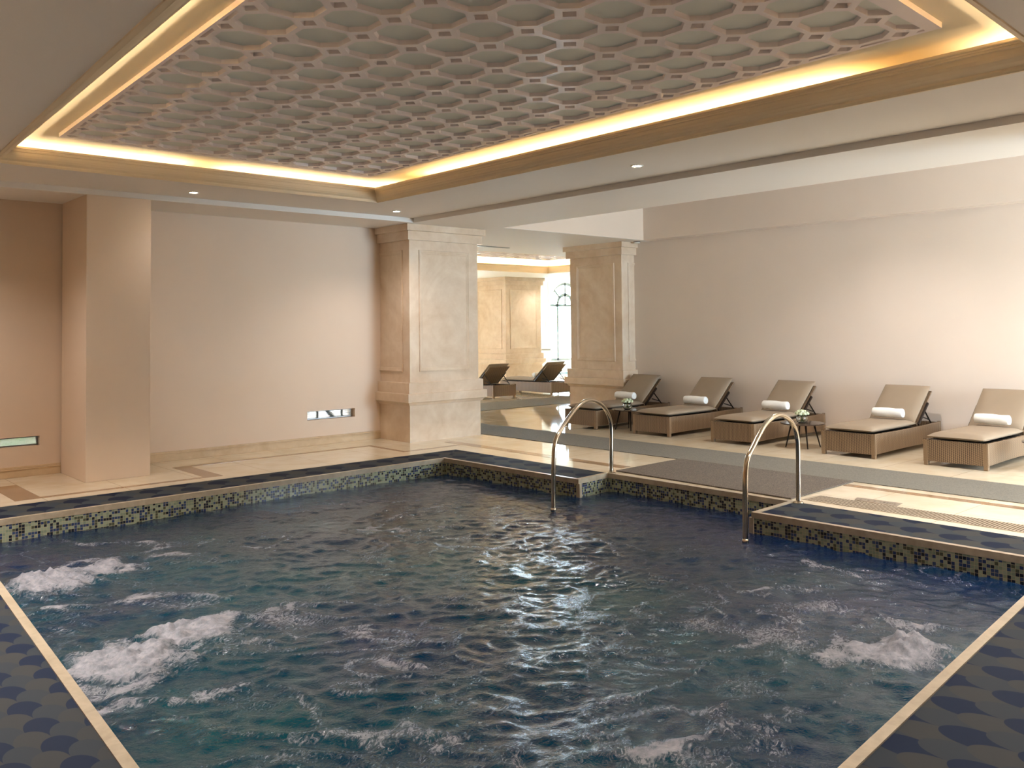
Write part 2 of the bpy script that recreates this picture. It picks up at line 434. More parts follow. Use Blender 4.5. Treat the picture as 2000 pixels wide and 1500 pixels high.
wo = bpy.data.objects.new('pool_water', me); col.objects.link(wo); wo.location = (0, 0, -.20)
tag(wo, 'churning dark teal water of the spa pool with white foaming jets', 'water', kind='stuff')

# ------------------------------------------------------------------ walls
def wall_y(name, y0, y1, x0, x1, z0, z1, holes, mat):
    """wall slab along X between y0..y1 with rectangular holes (xa, xb, za, zb)"""
    m = MB(); xs = sorted(set([x0, x1]+[h for q in holes for h in q[:2]])); zs = sorted(set([z0, z1]+[h for q in holes for h in q[2:]]))
    for i in range(len(xs)-1):
        for k in range(len(zs)-1):
            cx, cz = (xs[i]+xs[i+1])/2, (zs[k]+zs[k+1])/2
            if not any(a < cx < b and c < cz < d for a, b, c, d in holes): m.box(xs[i], y0, zs[k], xs[i+1], y1, zs[k+1])
    return struct(name, m, mat)
LH = [(1.75, 2.77, .345, .455), (6.23, 7.015, .36, .485)]
wall_y('wall_left', WY, WY+.22, X0, 7.60, 0, 3.9, LH, M['wall'])
wall_r = MB(); wall_r.box(WX, Y0, 0, WX+.25, 11.95, 3.9)
struct('wall_right', wall_r, M['wall_r'])
wb_ = MB(); wb_.box(X0-.2, Y0, 0, X0, WY+.22, 3.9); struct('wall_rear_left', wb_, M['wall'])
# wall behind the photographer, with two tall windows lighting the lounger aisle
wall_y('wall_rear', Y0-.2, Y0, X0-.2, WX+.25, 0, 3.9, [(8.9, 12.3, .3, 2.9)], M['wall_r'])
struct('wall_rear_light_blocker', MB().box(8.15, Y0, 0, 8.3, 1.6, ZS), M['wall_r'])  # unseen wall added to keep the rear window's light off the pool hall
for i, (xa, xb, za, zb) in enumerate([(8.9, 12.3, .3, 2.9)]):
    w = MB(); w.box(xa, Y0-.12, za, xa+.06, Y0-.06, zb); w.box(xb-.06, Y0-.12, za, xb, Y0-.06, zb); w.box(xa, Y0-.12, za, xb, Y0-.06, za+.06); w.box(xa, Y0-.12, zb-.06, xb, Y0-.06, zb)
    w.box((xa+xb)/2-.03, Y0-.12, za, (xa+xb)/2+.03, Y0-.06, zb)
    fr = struct('window_%d' % (i+6), w, M['winframe'])
    MB().box(xa+.06, Y0-.1, za+.06, xb-.06, Y0-.09, zb-.06).build('window_glass', M['pane'], fr)
# low louvred windows in the left wall
for i, (xa, xb, za, zb) in enumerate(LH):
    w = MB(); t = .012
    for q in ((xa, za, xa+t, zb), (xb-t, za, xb, zb), (xa, za, xb, za+t), (xa, zb-t, xb, zb)):
        w.box(q[0], WY+.10, q[1], q[2], WY+.16, q[3])
    fr = struct('window_%d' % (i+1), w, M['steel'])
    s = MB(); ns = 6
    for k in range(ns):
        zc = za+t+(k+.5)*(zb-za-2*t)/ns
        s.add([(xa+t, WY+.11, zc-.003), (xb-t, WY+.11, zc-.003), (xb-t, WY+.15, zc+.004), (xa+t, WY+.15, zc+.004)], [(0,1,2,3)])
        s.add([(xa+t, WY+.11, zc-.001), (xb-t, WY+.11, zc-.001), (xb-t, WY+.15, zc+.006), (xa+t, WY+.15, zc+.006)], [(3,2,1,0)])
    s.build('louvre', M['steel'], fr)
    if i == 1:
        b = MB(); b.box(xa+.24, WY+.165, za, xa+.27, WY+.18, zb); b.box(xb-.14, WY+.165, za, xb-.11, WY+.18, zb)
        b.add([(xa+.36, WY+.17, zb), (xa+.44, WY+.17, zb), (xb-.2, WY+.17, za), (xb-.3, WY+.17, za)], [(0,1,2,3)])
        b.box(xa, WY+.165, za, xb, WY+.18, za+.02)
        b.build('bracket', M['winframe'], fr)
    MB().box(xa+t, WY+.185, za+t, xb-t, WY+.19, zb-t).build('window_glass', M['pane'], fr)
# baseboards with a moulded top
def base_y(name, xa, xb, y):
    m = MB(); m.box(xa, y-.022, 0, xb, y+.01, .085); m.box(xa, y-.030, .085, xb, y+.01, .098); m.box(xa, y-.016, .098, xb, y+.01, .122)
    struct(name, m, M['skirt'], bevel=.003)
base_y('baseboard_left', X0, 2.99, WY); base_y('baseboard_back', 3.69, 7.47, WY)

# ------------------------------------------------------------------ ceiling
def frame_faces(m, outer, inner, z, mi=0):
    for i in range(4):
        a, b = outer[i], outer[(i+1) % 4]; c, d = inner[(i+1) % 4], inner[i]
        m.quad((a[0],a[1],z), (d[0],d[1],z), (c[0],c[1],z), (b[0],b[1],z), mi)
CB = [(1.45,1.55),(6.10,1.78),(6.10,9.35),(1.84,9.27)]      # cornice foot
LP = [(1.68,1.68),(5.895,1.905),(5.99,9.246),(2.009,9.20)]   # cornice lip
c = MB()
frame_faces(c, [(X0,Y0),(SX,Y0),(SX,SY),(X0,SY)], CB, ZR)
# riser to the lower slab
c.box(X0, SY, ZS, SX, WY+.2, ZR+.1); c.box(SX, Y0, ZS, 8.9, 10.15, ZR+.1); c.box(SX, 10.15, ZS, SX+.1, WY+.2, ZR+.1)
struct('ceiling', c, M['ceil'])
c = MB()
# far hall ceiling with the second coffer
K2 = (9.6, 13.5, 17.45, 18.0)
for a in [(SX+.1, 10.15, X1, K2[1]), (XL, K2[3], X1, 21.0), (XL, K2[1], K2[0], K2[3]), (K2[2], K2[1], X1, K2[3])]:
    c.box(a[0], a[1], ZS, a[2], a[3], ZS+.1)
c.box(XL, WY+.2, ZS, SX+.1, K2[1], ZS+.1)
c.box(XL, 21.0, 3.95, X1, FY+.2, 4.0); c.box(XL, 21.0, ZS, X1, 21.04, 4.0)
struct('ceiling_far_hall', c, M['ceil'])
c = MB()
# raised ceiling over the loungers with its beam faces
c.box(8.915, Y0, 3.8, WX, 10.15, 3.85); c.box(8.9, Y0, ZS+.004, 8.915, 10.15, 3.85); pass
c.box(12.2, Y0, ZS+.001, WX, 10.15, 3.8)
struct('ceiling_lounger_aisle', c, M['wall_r'])
struct('trim_6', MB().box(8.9, 10.14, ZS+.004, WX, 10.3, 3.85), M['wall'])
struct('ceiling_roof', MB().box(X0-.2, Y0-.2, 3.9, WX+.25, WY+.22, 4.0).box(XL-.2, WY+.22, 4.01, X1+.2, FY+.3, 4.1).box(WX+.25, 10.15, 4.01, X1+.2, WY+.22, 4.1), M['ceil'])
# cornice round the coffer
def lerp4(s): return [(CB[i][0]+(LP[i][0]-CB[i][0])*s, CB[i][1]+(LP[i][1]-CB[i][1])*s) for i in range(4)]
prof = [(-.12,3.25),(-.12,3.238),(.02,3.236),(.06,3.246),(.10,3.244),(.14,3.252),(.17,3.266),(.24,3.272),(.40,3.284),(.56,3.304),(.66,3.325),(.72,3.346),(.74,3.352),(.83,3.354),(.85,3.366),(.90,3.367),(.91,3.378),(.98,3.380),(1.0,3.386),(1.0,3.402),(.86,3.402),(.84,3.375),(.3,3.308),(-.3,3.268),(-3.2,3.268)]
def ring_sweep(prof, f, closed=True):
    m = MB(); vs = []; fs = []
    for s, z in prof: vs += [(x, y, z) for x, y in f(s)]
    for i in range(len(prof)-1):
        for k in range(4):
            a, b = i*4+k, i*4+(k+1) % 4; fs.append((a, a+4, b+4, b))
    return m.add(vs, fs)
struct('trim_2', ring_sweep(prof, lerp4), M['cornice'])
# recessed tray
TW = [(LP[0][0]-.44,LP[0][1]-.44),(LP[1][0]+.44,LP[1][1]-.44),(LP[2][0]+.44,LP[2][1]+.44),(LP[3][0]-.44,LP[3][1]+.44)]
t = MB(); t.quad(*[(x, y, 3.487) for x, y in TW[::-1]])
for i in range(4):
    a, b = TW[i], TW[(i+1) % 4]; t.quad((a[0],a[1],3.255),(a[0],a[1],3.487),(b[0],b[1],3.487),(b[0],b[1],3.255))
struct('ceiling_tray', t, M['tray'])
# lattice panel
NLc, NRc, FLc, FRc = (2.06,2.38),(5.446,2.443),(2.365,8.68),(5.60,8.73)
ONI, ONJ = 9, 17
def gmap(i, j):
    a, b = i/ONI, j/ONJ
    x = (NLc[0]*(1-a)+NRc[0]*a)*(1-b)+(FLc[0]*(1-a)+FRc[0]*a)*b
    y = (NLc[1]*(1-a)+NRc[1]*a)*(1-b)+(FLc[1]*(1-a)+FRc[1]*a)*b
    return x, y
U0, U1, W0, W1 = -.13, ONI+.13, -.36, ONJ+.17
def clip(poly):
    for ax, lim, sg in ((0,U0,1),(0,U1,-1),(1,W0,1),(1,W1,-1)):
        out = []
        for k in range(len(poly)):
            p, q = poly[k-1], poly[k]
            ip, iq = (p[ax]-lim)*sg >= 0, (q[ax]-lim)*sg >= 0
            if ip != iq:
                tt = (lim-p[ax])/(q[ax]-p[ax]); out.append((p[0]+(q[0]-p[0])*tt, p[1]+(q[1]-p[1])*tt))
            if iq: out.append(q)
        poly = out
        if not poly: return []
    return poly
LZ, LD = 3.45, .030
lat = MB()
dd, mg, ch = .155, .052, .235
for j in range(-1, ONJ+1):
    for i in range(-1, ONI+1):
        o8 = [(dd,0),(1-dd,0),(1,dd),(1,1-dd),(1-dd,1),(dd,1),(0,1-dd),(0,dd)]
        e = mg; f_ = mg+ch
        i8 = [(f_,e),(1-f_,e),(1-e,f_),(1-e,1-f_),(1-f_,1-e),(f_,1-e),(e,1-f_),(e,f_)]
        g = .012
        def shr(p): return (.5+(p[0]-.5)*(1-g*2), .5+(p[1]-.5)*(1-g*2))
        for k in range(8):
            q = clip([(i+p[0], j+p[1]) for p in (o8[k], o8[(k+1) % 8], i8[(k+1) % 8], i8[k])])
            if len(q) > 2:
                lat.add([(*gmap(*p), LZ) for p in q], [tuple(range(len(q)-1, -1, -1))])
        for k in range(8):
            # sloping hole walls, and the little diamond holes at the nodes
            a, b = i8[k], i8[(k+1) % 8]
            q = clip([(i+a[0], j+a[1]), (i+b[0], j+b[1])]) if True else []
            def seg(a, b, a2, b2):
                inr = lambda p: U0-.001 <= p[0] <= U1+.001 and W0-.001 <= p[1] <= W1+.001
                A, B = (i+a[0], j+a[1]), (i+b[0], j+b[1])
                if not (inr(A) or inr(B)): return
                def cl(p, q):
                    tt = 1.0
                    for ax, lo, hi in ((0,U0,U1),(1,W0,W1)):
                        d = q[ax]-p[ax]
                        if q[ax] > hi: tt = min(tt, (hi-p[ax])/d)
                        if q[ax] < lo: tt = min(tt, (lo-p[ax])/d)
                    return tt
                tb = cl(A, B) if inr(A) else 1.0; ta = 1-cl(B, A) if inr(B) else 0.0
                A2, B2 = (i+a2[0], j+a2[1]), (i+b2[0], j+b2[1])
                L = lambda p, q, t: (p[0]+(q[0]-p[0])*t, p[1]+(q[1]-p[1])*t)
                p0, p1, p2, p3 = L(A,B,ta), L(A,B,tb), L(A2,B2,tb), L(A2,B2,ta)
                lat.quad((*gmap(*p0), LZ), (*gmap(*p1), LZ), (*gmap(*p2), LZ+LD), (*gmap(*p3), LZ+LD))
            seg(a, b, shr(a), shr(b))
            if k % 2 == 1: 
                a, b = o8[k], o8[(k+1) % 8]; seg(b, a, b, a)
OUT = [(1.99,2.02),(5.524,2.223),(5.685,8.90),(2.281,8.80)]
IN = [gmap(U0,W0), gmap(U1,W0), gmap(U1,W1), gmap(U0,W1)]
frame_faces(lat, OUT, IN, LZ)
for P_, zt in ((OUT, 3.487), (IN, LZ+LD)):
    for k in range(4):
        a, b = P_[k], P_[(k+1) % 4]; lat.quad((a[0],a[1],LZ),(b[0],b[1],LZ),(b[0],b[1],zt),(a[0],a[1],zt))
lt = thing('ceiling_panel', 'large fretwork ceiling panel of octagons and small diamonds inside the lit coffer', 'ceiling panel', (0,0,0))
lat.build('lattice', M['lattice'], lt)
bk = MB(); bk.prism(IN, LZ+LD, 3.486); bk.build('backing_board', M['back'], lt)

# second coffer in the far hall
def rect(x0, y0, x1, y1, d): return [(x0+d,y0+d),(x1-d,y0+d),(x1-d,y1-d),(x0+d,y1-d)]
prof2 = [(0,ZS),(.03,ZS-.005),(.03,ZS+.02),(.05,ZS+.05),(.09,ZS+.12),(.10,ZS+.15),(.12,ZS+.17),(.12,ZS+.19),(.10,ZS+.19),(-.3,ZS+.15)]
struct('trim_3', ring_sweep(prof2, lambda s: rect(*K2, s)), M['cornice'])
t = MB(); R2_ = rect(*K2, -.34); t.quad(*[(x,y,3.56) for x,y in R2_[::-1]])
for i in range(4):
    a, b = R2_[i], R2_[(i+1) % 4]; t.quad((a[0],a[1],3.2),(a[0],a[1],3.56),(b[0],b[1],3.56),(b[0],b[1],3.2))
struct('ceiling_tray_far', t, M['tray'])
lt2 = thing('ceiling_panel', 'smaller fretwork panel in the lit coffer of the far bright hall', 'ceiling panel', (0,0,0))
l2 = MB(); gx, gy = 10.15, 14.05; NX2, NY2 = 18, 9; cs = .375
for i in range(NX2):
    for j in range(NY2):
        o8 = [(dd,0),(1-dd,0),(1,dd),(1,1-dd),(1-dd,1),(dd,1),(0,1-dd),(0,dd)]; e = mg; f_ = mg+ch
        i8 = [(f_,e),(1-f_,e),(1-e,f_),(1-e,1-f_),(1-f_,1-e),(f_,1-e),(e,1-f_),(e,f_)]
        P8 = lambda p, z: (gx+(i+p[0])*cs, gy+(j+p[1])*cs, z)
        for k in range(8):
            a, b = i8[k], i8[(k+1) % 8]
            l2.quad(P8(i8[k],3.49), P8(b,3.49), P8(o8[(k+1) % 8],3.49), P8(o8[k],3.49))
            l2.quad(P8(a,3.49), P8(b,3.49), P8(b,3.55), P8(a,3.55))
l2.build('lattice', M['lattice'], lt2)
MB().box(gx, gy, 3.55, gx+NX2*cs, gy+NY2*cs, 3.559).build('backing_board', M['back'], lt2)

# ------------------------------------------------------------------ pillars
def pillar(x0, y0, x1, y1, label, faces, ztop=ZS, extra=None):
    """x0..y1 = plinth outline at the floor"""
    cx, cy = (x0+x1)/2, (y0+y1)/2
    t = thing('pillar', label, 'pillar', (cx, cy, 0), group=None)
    hx, hy = (x1-x0)/2, (y1-y0)/2
    def stack(name, prof):
        m = MB(); vs = []; fs = []
        for o, z in prof: vs += [(-hx-o,-hy-o,z),(hx+o,-hy-o,z),(hx+o,hy+o,z),(-hx-o,hy+o,z)]
        for i in range(len(prof)-1):
            for k in range(4):
                a, b = i*4+k, i*4+(k+1) % 4; fs.append((a, b, b+4, a+4))
        nn = len(prof)*4; fs += [(3,2,1,0), (nn-4,nn-3,nn-2,nn-1)]
        m.add(vs, fs); return m.build(name, M['marble'], t)
    stack('base', [(0,0),(0,.53),(.018,.535),(.03,.555),(.045,.575),(.075,.585),(.075,.70),(.07,.705),(.032,.71),(.032,.86),(.026,.868)])
    stack('shaft', [(-.02,.868),(-.02,2.955)])
    stack('capital', [(.035,2.955),(.035,3.085),(.075,3.09),(.075,ztop-.001)])
    # raised panel mouldings
    za, zb = 1.02, 2.815
    def mould(P):   # P(u, v, d): u across, v height, d outwards
        m = MB(); ua, ub = P[1], P[2]; fn = P[0]
        pr = [(0,0),(0,.012),(.008,.018),(.022,.018),(.026,.012),(.034,.012),(.04,.006),(.052,.006),(.06,.0)]
        vs = []; fs = []
        for s, d in pr:
            for (u, v) in ((ua+s,za+s),(ub-s,za+s),(ub-s,zb-s),(ua+s,zb-s)): vs.append(fn(u, v, d))
        for i in range(len(pr)-1):
            for k in range(4):
                a, b = i*4+k, i*4+(k+1) % 4; fs.append((a, b, b+4, a+4))
        m.add(vs, fs); m.build('panel_moulding', M['marble'], t)
    if '-y' in faces: mould((lambda u, v, d: (u, -hy+.02-d, v), -hx+.19, hx-.19))
    if '-x' in faces: mould((lambda u, v, d: (-hx+.02-d, u, v), -hy+.19, hy-.19))
    if '+y' in faces: mould((lambda u, v, d: (u, hy-.02+d, v), -hx+.19, hx-.19))
    if '+x' in faces: mould((lambda u, v, d: (hx-.02+d, u, v), -hy+.19, hy-.19))
    return t
pillar(7.45, 10.60, 8.78, 11.93, 'beige marble pillar with recessed panels at the far corner of the spa pool', ('-y','-x','+x','+y'))
pillar(12.08, 10.56, 13.4, 11.90, 'cream marble pillar standing behind the lounger nearest the open hall', ('-y','-x'))
pillar(17.45, 19.85, 18.95, 21.35, 'distant sunlit marble pillar between the two far loungers and the arched window', ('-y','-x','+x'))
# plain painted pier against the left wall
pm = MB().box(-.35, -.47, 0, .35, .47, ZS)
po = pm.build('pillar', M['wall'], None, bevel=.004, loc=(3.34, 10.42+.47+.001, 0))
tag(po, 'plain painted square pier standing out from the left wall', 'pillar')

# ------------------------------------------------------------------ far window wall
arch = []
WC = [10.6, 18.95, 21.6, 24.25, 26.9]
AW, SILL, SPR = .88, .38, 2.49
def arch_pts(cx, r, n=20): return [(cx - r*math.cos(PI*k/n), SPR + r*math.sin(PI*k/n)) for k in range(n+1)]
wm = MB(); ZT = 4.0
edges = [XL-.2] + [v for cxx in WC for v in (cxx-AW, cxx+AW)] + [X1]
for k in range(0, len(edges), 2): wm.box(edges[k], FY, 0, edges[k+1], FY+.3, ZT)
for cxx in WC:
    wm.box(cxx-AW, FY, 0, cxx+AW, FY+.3, SILL)
    ap = arch_pts(cxx, AW)
    for k in range(len(ap)-1):
        (xa, za), (xb, zb) = ap[k], ap[k+1]
        wm.add([(xa,FY,za),(xb,FY,zb),(xb,FY,ZT),(xa,FY,ZT),(xa,FY+.3,za),(xb,FY+.3,zb),(xb,FY+.3,ZT),(xa,FY+.3,ZT)], [(0,1,2,3),(7,6,5,4),(0,4,5,1)])
struct('wall_far', wm, M['wall_r'])
struct('wall_far_right', MB().box(X1, WY, 0, X1+.2, FY+.3, 4), M['wall_r'])
struct('wall_far_left', MB().box(XL-.2, WY+.22, 0, XL, FY+.3, 4), M['wall_r'])
struct('wall_hall_side', MB().box(13.3, 11.7, 0, X1, 11.88, 4.02), M['wall_r'])
for wi, cxx in enumerate(WC):
    w = MB(); yf = FY+.12
    def bar(pts, r=.06):
        for k in range(len(pts)-1):
            (xa, za), (xb, zb) = pts[k], pts[k+1]; dx, dz = xb-xa, zb-za; L = math.hypot(dx, dz); nx_, nz_ = -dz/L*r, dx/L*r
            P_ = [(xa+nx_,za+nz_),(xb+nx_,zb+nz_),(xb-nx_,zb-nz_),(xa-nx_,za-nz_)]
            w.add([(a, yf-.03, b) for a, b in P_]+[(a, yf+.03, b) for a, b in P_], [(0,1,2,3),(7,6,5,4),(0,4,5,1),(1,5,6,2),(2,6,7,3),(3,7,4,0)])
    bar([(cxx-AW+.03, SILL+.03), (cxx-AW+.03, SPR)]); bar([(cxx+AW-.03, SILL+.03), (cxx+AW-.03, SPR)]); bar([(cxx-AW, SILL+.03), (cxx+AW, SILL+.03)])
    bar(arch_pts(cxx, AW-.03)); bar(arch_pts(cxx, .42)); bar([(cxx-AW, SPR), (cxx+AW, SPR)], .045)
    bar([(cxx-.42, SILL), (cxx-.42, SPR)], .045); bar([(cxx+.42, SILL), (cxx+.42, SPR)], .045); bar([(cxx, SPR), (cxx, SPR+AW)], .04)
    for sg in (-1, 1): bar([(cxx+sg*.3, SPR+.3), (cxx+sg*.62, SPR+.62)], .04)
    fr = struct('window_%d' % (wi+8), w, M['winframe'])
    ap = arch_pts(cxx, AW)
    g = MB(); pts = [(cxx-AW, SILL)] + ap + [(cxx+AW, SILL)]
    g.add([(a, yf, b) for a, b in pts], [tuple(range(len(pts)))])
    g.build('window_glass', M['pane'], fr)
# pilasters between the windows
pl = MB()
for cxx in [(WC[i]+WC[i+1])/2 for i in range(len(WC)-1)]:
    pl.box(cxx-.32, FY-.12, 0, cxx+.32, FY, ZT); pl.box(cxx-.24, FY-.2, .95, cxx+.24, FY-.12, ZT)
    pl.box(cxx-.38, FY-.26, .74, cxx+.38, FY, .80); pl.box(cxx-.3, FY-.24, .86, cxx+.3, FY-.1, .95)
    for k in range(3): pl.box(cxx-.19+k*.155, FY-.215, 1.0, cxx-.13+k*.155, FY-.2, ZT)
struct('trim_4', pl, M['wall_r'])
# swimming pool of the far hall
tag(MB().box(21.2, 15.5, .001, 29.0, 22.6, .012).build('pool_water', M['calm']), 'strip of bright blue swimming pool water beyond the far loungers', 'water')
rm = MB()
for a in [(21.0,15.3,29.2,15.5),(21.0,22.6,29.2,22.8),(21.0,15.5,21.2,22.6),(29.0,15.5,29.2,22.6)]: rm.box(a[0],a[1],0,a[2],a[3],.03)
struct('trim_5', rm, M['trimstone'])

# outside
struct('ground_outside', MB().box(-60, FY+.3, -.4, 90, 160, -.3).box(-60, WY+.25, -.4, XL-.2, FY+.3, -.3), M['ground'])
struct('wall_sky_blocker', MB().box(X0-2, 13.0, -.3, XL-.2, 13.2, 4.4).box(X0-2, WY+.22, 3.9, XL-.2, 12.55, 4.0).box(X0-2.2, WY+.22, -.3, X0-2, 13.2, 4.4), M['wall_r'])  # walls and canopy added outside to dim the sky light on the hedge
hd = MB()
for k in range(2600):
    x = random.uniform(1.2, 4.2); y = random.uniform(WY+.6, WY+1.3); z = random.uniform(-.3, .8)
    a = random.uniform(0, 6.28); s = random.uniform(.02, .05); dx, dy = math.cos(a)*s, math.sin(a)*s; dz = random.uniform(-.03, .03)
    hd.add([(x-dx,y-dy,z-dz),(x+dy*.5,y-dx*.5,z+.01),(x+dx,y+dy,z+dz),(x-dy*.5,y+dx*.5,z-.01)], [(0,1,2,3)])
tag(hd.build('hedge', M['hedge']), 'sunlit green shrub leaves seen through the low louvred window on the left', 'plant', kind='stuff')

# ------------------------------------------------------------------ ceiling fittings
def spot(x, y, z, label, power=30, lit=True):
    t = bpy.data.objects.new('ceiling_spotlight', None); col.objects.link(t); t.location = (x, y, z); t.empty_display_size = .1
    if label: tag(t, label, 'spotlight', 'recessed ceiling spotlights')
    else: tag(t, kind='structure')
    MB().lathe([(.052,0),(.062,0),(.064,-.006),(.056,-.012),(.046,-.010),(.044,0)], 28).build('trim_ring', M['white_plastic'], t, smooth=True)
    l = MB(); n_ = 24; l.add([(.045*math.cos(k*2*PI/n_), .045*math.sin(k*2*PI/n_), -.004) for k in range(n_)], [tuple(range(n_-1,-1,-1))]); l.build('lamp_lens', M['lamp'], t)
    if power:
        ld = bpy.data.lights.new('spot_beam', 'SPOT'); ld.energy = power; ld.color = (1, .92, .87); ld.spot_size = 2.3; ld.spot_blend = .9; ld.shadow_soft_size = .04
        lo = bpy.data.objects.new('spot_beam', ld); col.objects.link(lo); lo.location = (x, y, z-.03)
    return t
spot(4.01, 9.97, ZR, 'lit recessed spotlight in the ceiling above the painted pier', 4)
spot(6.78, 9.93, ZR, 'lit recessed spotlight at the coffer corner near the marble pillar')
spot(6.75, 5.68, ZR, 'lit recessed spotlight above the two pool handrails')
for q_ in [(6.76,1.3,170),(1.45,9.9,38),(1.0,6.3,260),(1.0,2.0,60),(4.0,.9,70)]:  # extra spots out of view, added as fill for the pool hall
    spot(q_[0], q_[1], ZR, None, q_[2])
for q_ in [(10.4,5.4),(10.4,2.6),(10.4,-.4)]:  # extra spots out of view, added to brighten the lounger aisle
    spot(q_[0], q_[1], 3.8, None, 62)
spot(18.6, 19.2, ZS, 'small lit spotlight in front of the distant pillar', 20)
spot(12.6, 18.9, ZS, 'small lit spotlight in the far hall seen beside the nearest marble pillar', 20)
sm = thing('smoke_detector', 'small round black and white detector under the beam beside the second marble pillar', 'detector', (12.30, 10.38, ZS))
MB().lathe([(0,-.03),(.05,-.03),(.06,-.02),(.06,-.012),(0,-.012)], 24).build('cover', M['white_plastic'], sm, smooth=True)
MB().lathe([(0,-.012),(.064,-.012),(.064,-.002),(0,-.002)], 24).build('base', M['black'], sm)
vt = MB(); vt.box(9.6, 12.6, ZS-.012, 11.2, 12.68, ZS-.002)
tag(vt.build('air_vent', M['winframe']), 'long thin grey air slot in the ceiling of the far hall', 'vent')

# ------------------------------------------------------------------ floor coverings and drain
def slab(name, pts, z0, z1, m, label, cat, bev=.003):
    return tag(MB().prism(pts, z0, z1).build(name, m, bevel=bev), label, cat)
slab('floor_mat', [(7.55,4.53),(8.84,4.57),(8.85,6.83),(7.62,6.79)], .001, .014, M['mat'], 'rough brown mat lying on the deck between the two handrails', 'mat')
slab('carpet_runner', [(8.85,-4.5),(9.8,-4.5),(9.8,12.4),(8.85,12.4)], .0, .008, M['runner'], 'long grey runner laid in front of the row of loungers', 'runner')
slab('carpet_runner', [(9.9,13.6),(15.2,13.6),(15.2,15.0),(9.9,15.0)], .0, .008, M['runner'], 'shorter grey runner beyond the marble pillar in front of the far loungers', 'runner')
dg = thing('drain_grate', 'long cream overflow grate with slots set in the deck behind the right coping', 'drain grate', (7.63, 0, 0))
g = MB(); g.box(0, -2, .0005, .29, 4.46, .004); g.build('frame', M['trimstone'], dg)
s = MB(); y = -1.95
while y < 4.42: s.box(.02, y, .0042, .27, y+.010, .0048); y += .028
s.build('slots', simple('slot_shadow', rgb(84, 66, 44), .8), dg)
# small engraved plate
pm_ = NT('engraved_plate'); v, x, y, z = pm_.pos(); pm_.bsdf.inputs['Base Color'].default_value = rgb(150, 136, 118); pm_.set(Roughness=.35, Metallic=.3); M['plate'] = pm_.mat
pp = thing('floor_plate', 'small grey engraved plate beside the drain grate', 'plate', (8.0, 3.91, .001))
MB().prism([(-.075,-.21),(.09,-.19),(.075,.24),(-.06,.19)], 0, .004).build('plate', M['plate'], pp)
lm = MB()
random.seed(3)
yy = .17
while yy > -.16:
    w_ = random.uniform(.008, .03)
    if random.random() > .18: lm.box(-.012+random.uniform(-.004,.004), yy-w_, .0042, .012+random.uniform(-.004,.012), yy-w_*.35, .0048)
    yy -= w_+.006
lm.build('lettering', simple('plate_lettering', rgb(96, 84, 74), .5), pp)

# ------------------------------------------------------------------ handrails
def backproj(px, py, A, B):
    """ray through a photo point onto the vertical plane that holds the rail feet A and B"""
    d = rt*((px-1000)/F) + upv*(-(py-CY)/F) + fw
    nrm = Vector((B[1]-A[1], -(B[0]-A[0]), 0)); o = Vector((0,0,CAMH))
    t = (Vector((A[0],A[1],0))-o).dot(nrm)/d.dot(nrm); return o+d*t
def rail(A, B, pts, label):
    P = [backproj(1050+x/3.333, 760+y/3.333, A, B) for x, y in pts]
    P[0].z = .001; P.append(Vector((P[-1].x, P[-1].y, -.5)))
    # smooth with a catmull-rom pass
    out = []
    for i in range(len(P)-1):
        p0, p1, p2, p3 = P[max(i-1,0)], P[i], P[i+1], P[min(i+2,len(P)-1)]
        for k in range(5):
            t = k/5; out.append(.5*((2*p1)+(-p0+p2)*t+(2*p0-5*p1+4*p2-p3)*t*t+(-p0+3*p1-3*p2+p3)*t**3))
    out.append(P[-1])
    base = P[0].copy()
    t = thing('handrail', label, 'handrail', (base.x, base.y, 0), group=None)
    MB().tube([p-Vector((base.x, base.y, 0)) for p in out], .0225, 16).build('rail', M['chrome'], t, smooth=True)
    MB().lathe([(.0225,.0),(.05,.0),(.05,.006),(.042,.012),(.03,.014),(.0225,.02)], 24).build('flange', M['chrome'], t, smooth=True)
    q = out[-1]-Vector((base.x, base.y, 0))
    MB().lathe([(.0225,-.02),(.029,-.012),(.029,.012),(.0225,.02)], 24, (q.x, q.y, -.165)).build('collar', M['chrome'], t, smooth=True)
rail((7.49,6.746), (6.20,6.36), [(480,545),(480,400),(479,250),(466,180),(435,122),(392,86),(345,72),(300,84),(250,125),(200,190),(155,260),(122,320),(109,380),(105,450),(103,560),(103,700),(103,800)], 'curved stainless steel handrail standing left of the brown mat')
rail((7.464,4.406), (6.43,4.30), [(1697,735),(1697,600),(1695,400),(1685,290),(1655,220),(1615,181),(1575,168),(1530,185),(1480,232),(1440,300),(1400,380),(1370,440),(1358,500),(1352,600),(1352,750),(1352,900),(1353,1000)], 'curved stainless steel handrail standing right of the brown mat')

# ------------------------------------------------------------------ loungers
def cushion_mb(L, W, T, nx=16, ny=8, wave=.006, crown=.012):
    m = MB(); vs = []; fs = []
    def pt(i, j, top):
        u, v = i/nx, j/ny
        e = min(u, 1-u)*L; e2 = min(v, 1-v)*W; r = .035
        k = min(1, min(e, e2)/r); k = math.sqrt(max(0, 1-(1-k)**2))
        zc = T/2
        z = zc + (T/2)*k*(1 if top else -1)
        if not top: z = zc-(T/2)*min(1, k*1.9)
        if top: z += crown*math.sin(PI*u)*math.sin(PI*v)+wave*math.sin(u*7+.6)*math.sin(PI*v)
        return (u*L, (v-.5)*W, z)
    for top in (True, False):
        base = len(vs)
        for i in range(nx+1):
            for j in range(ny+1): vs.append(pt(i, j, top))
        for i in range(nx):
            for j in range(ny):
                a = base+i*(ny+1)+j; q = (a, a+ny+1, a+ny+2, a+1); fs.append(q if top else q[::-1])
    m.add(vs, fs); return m
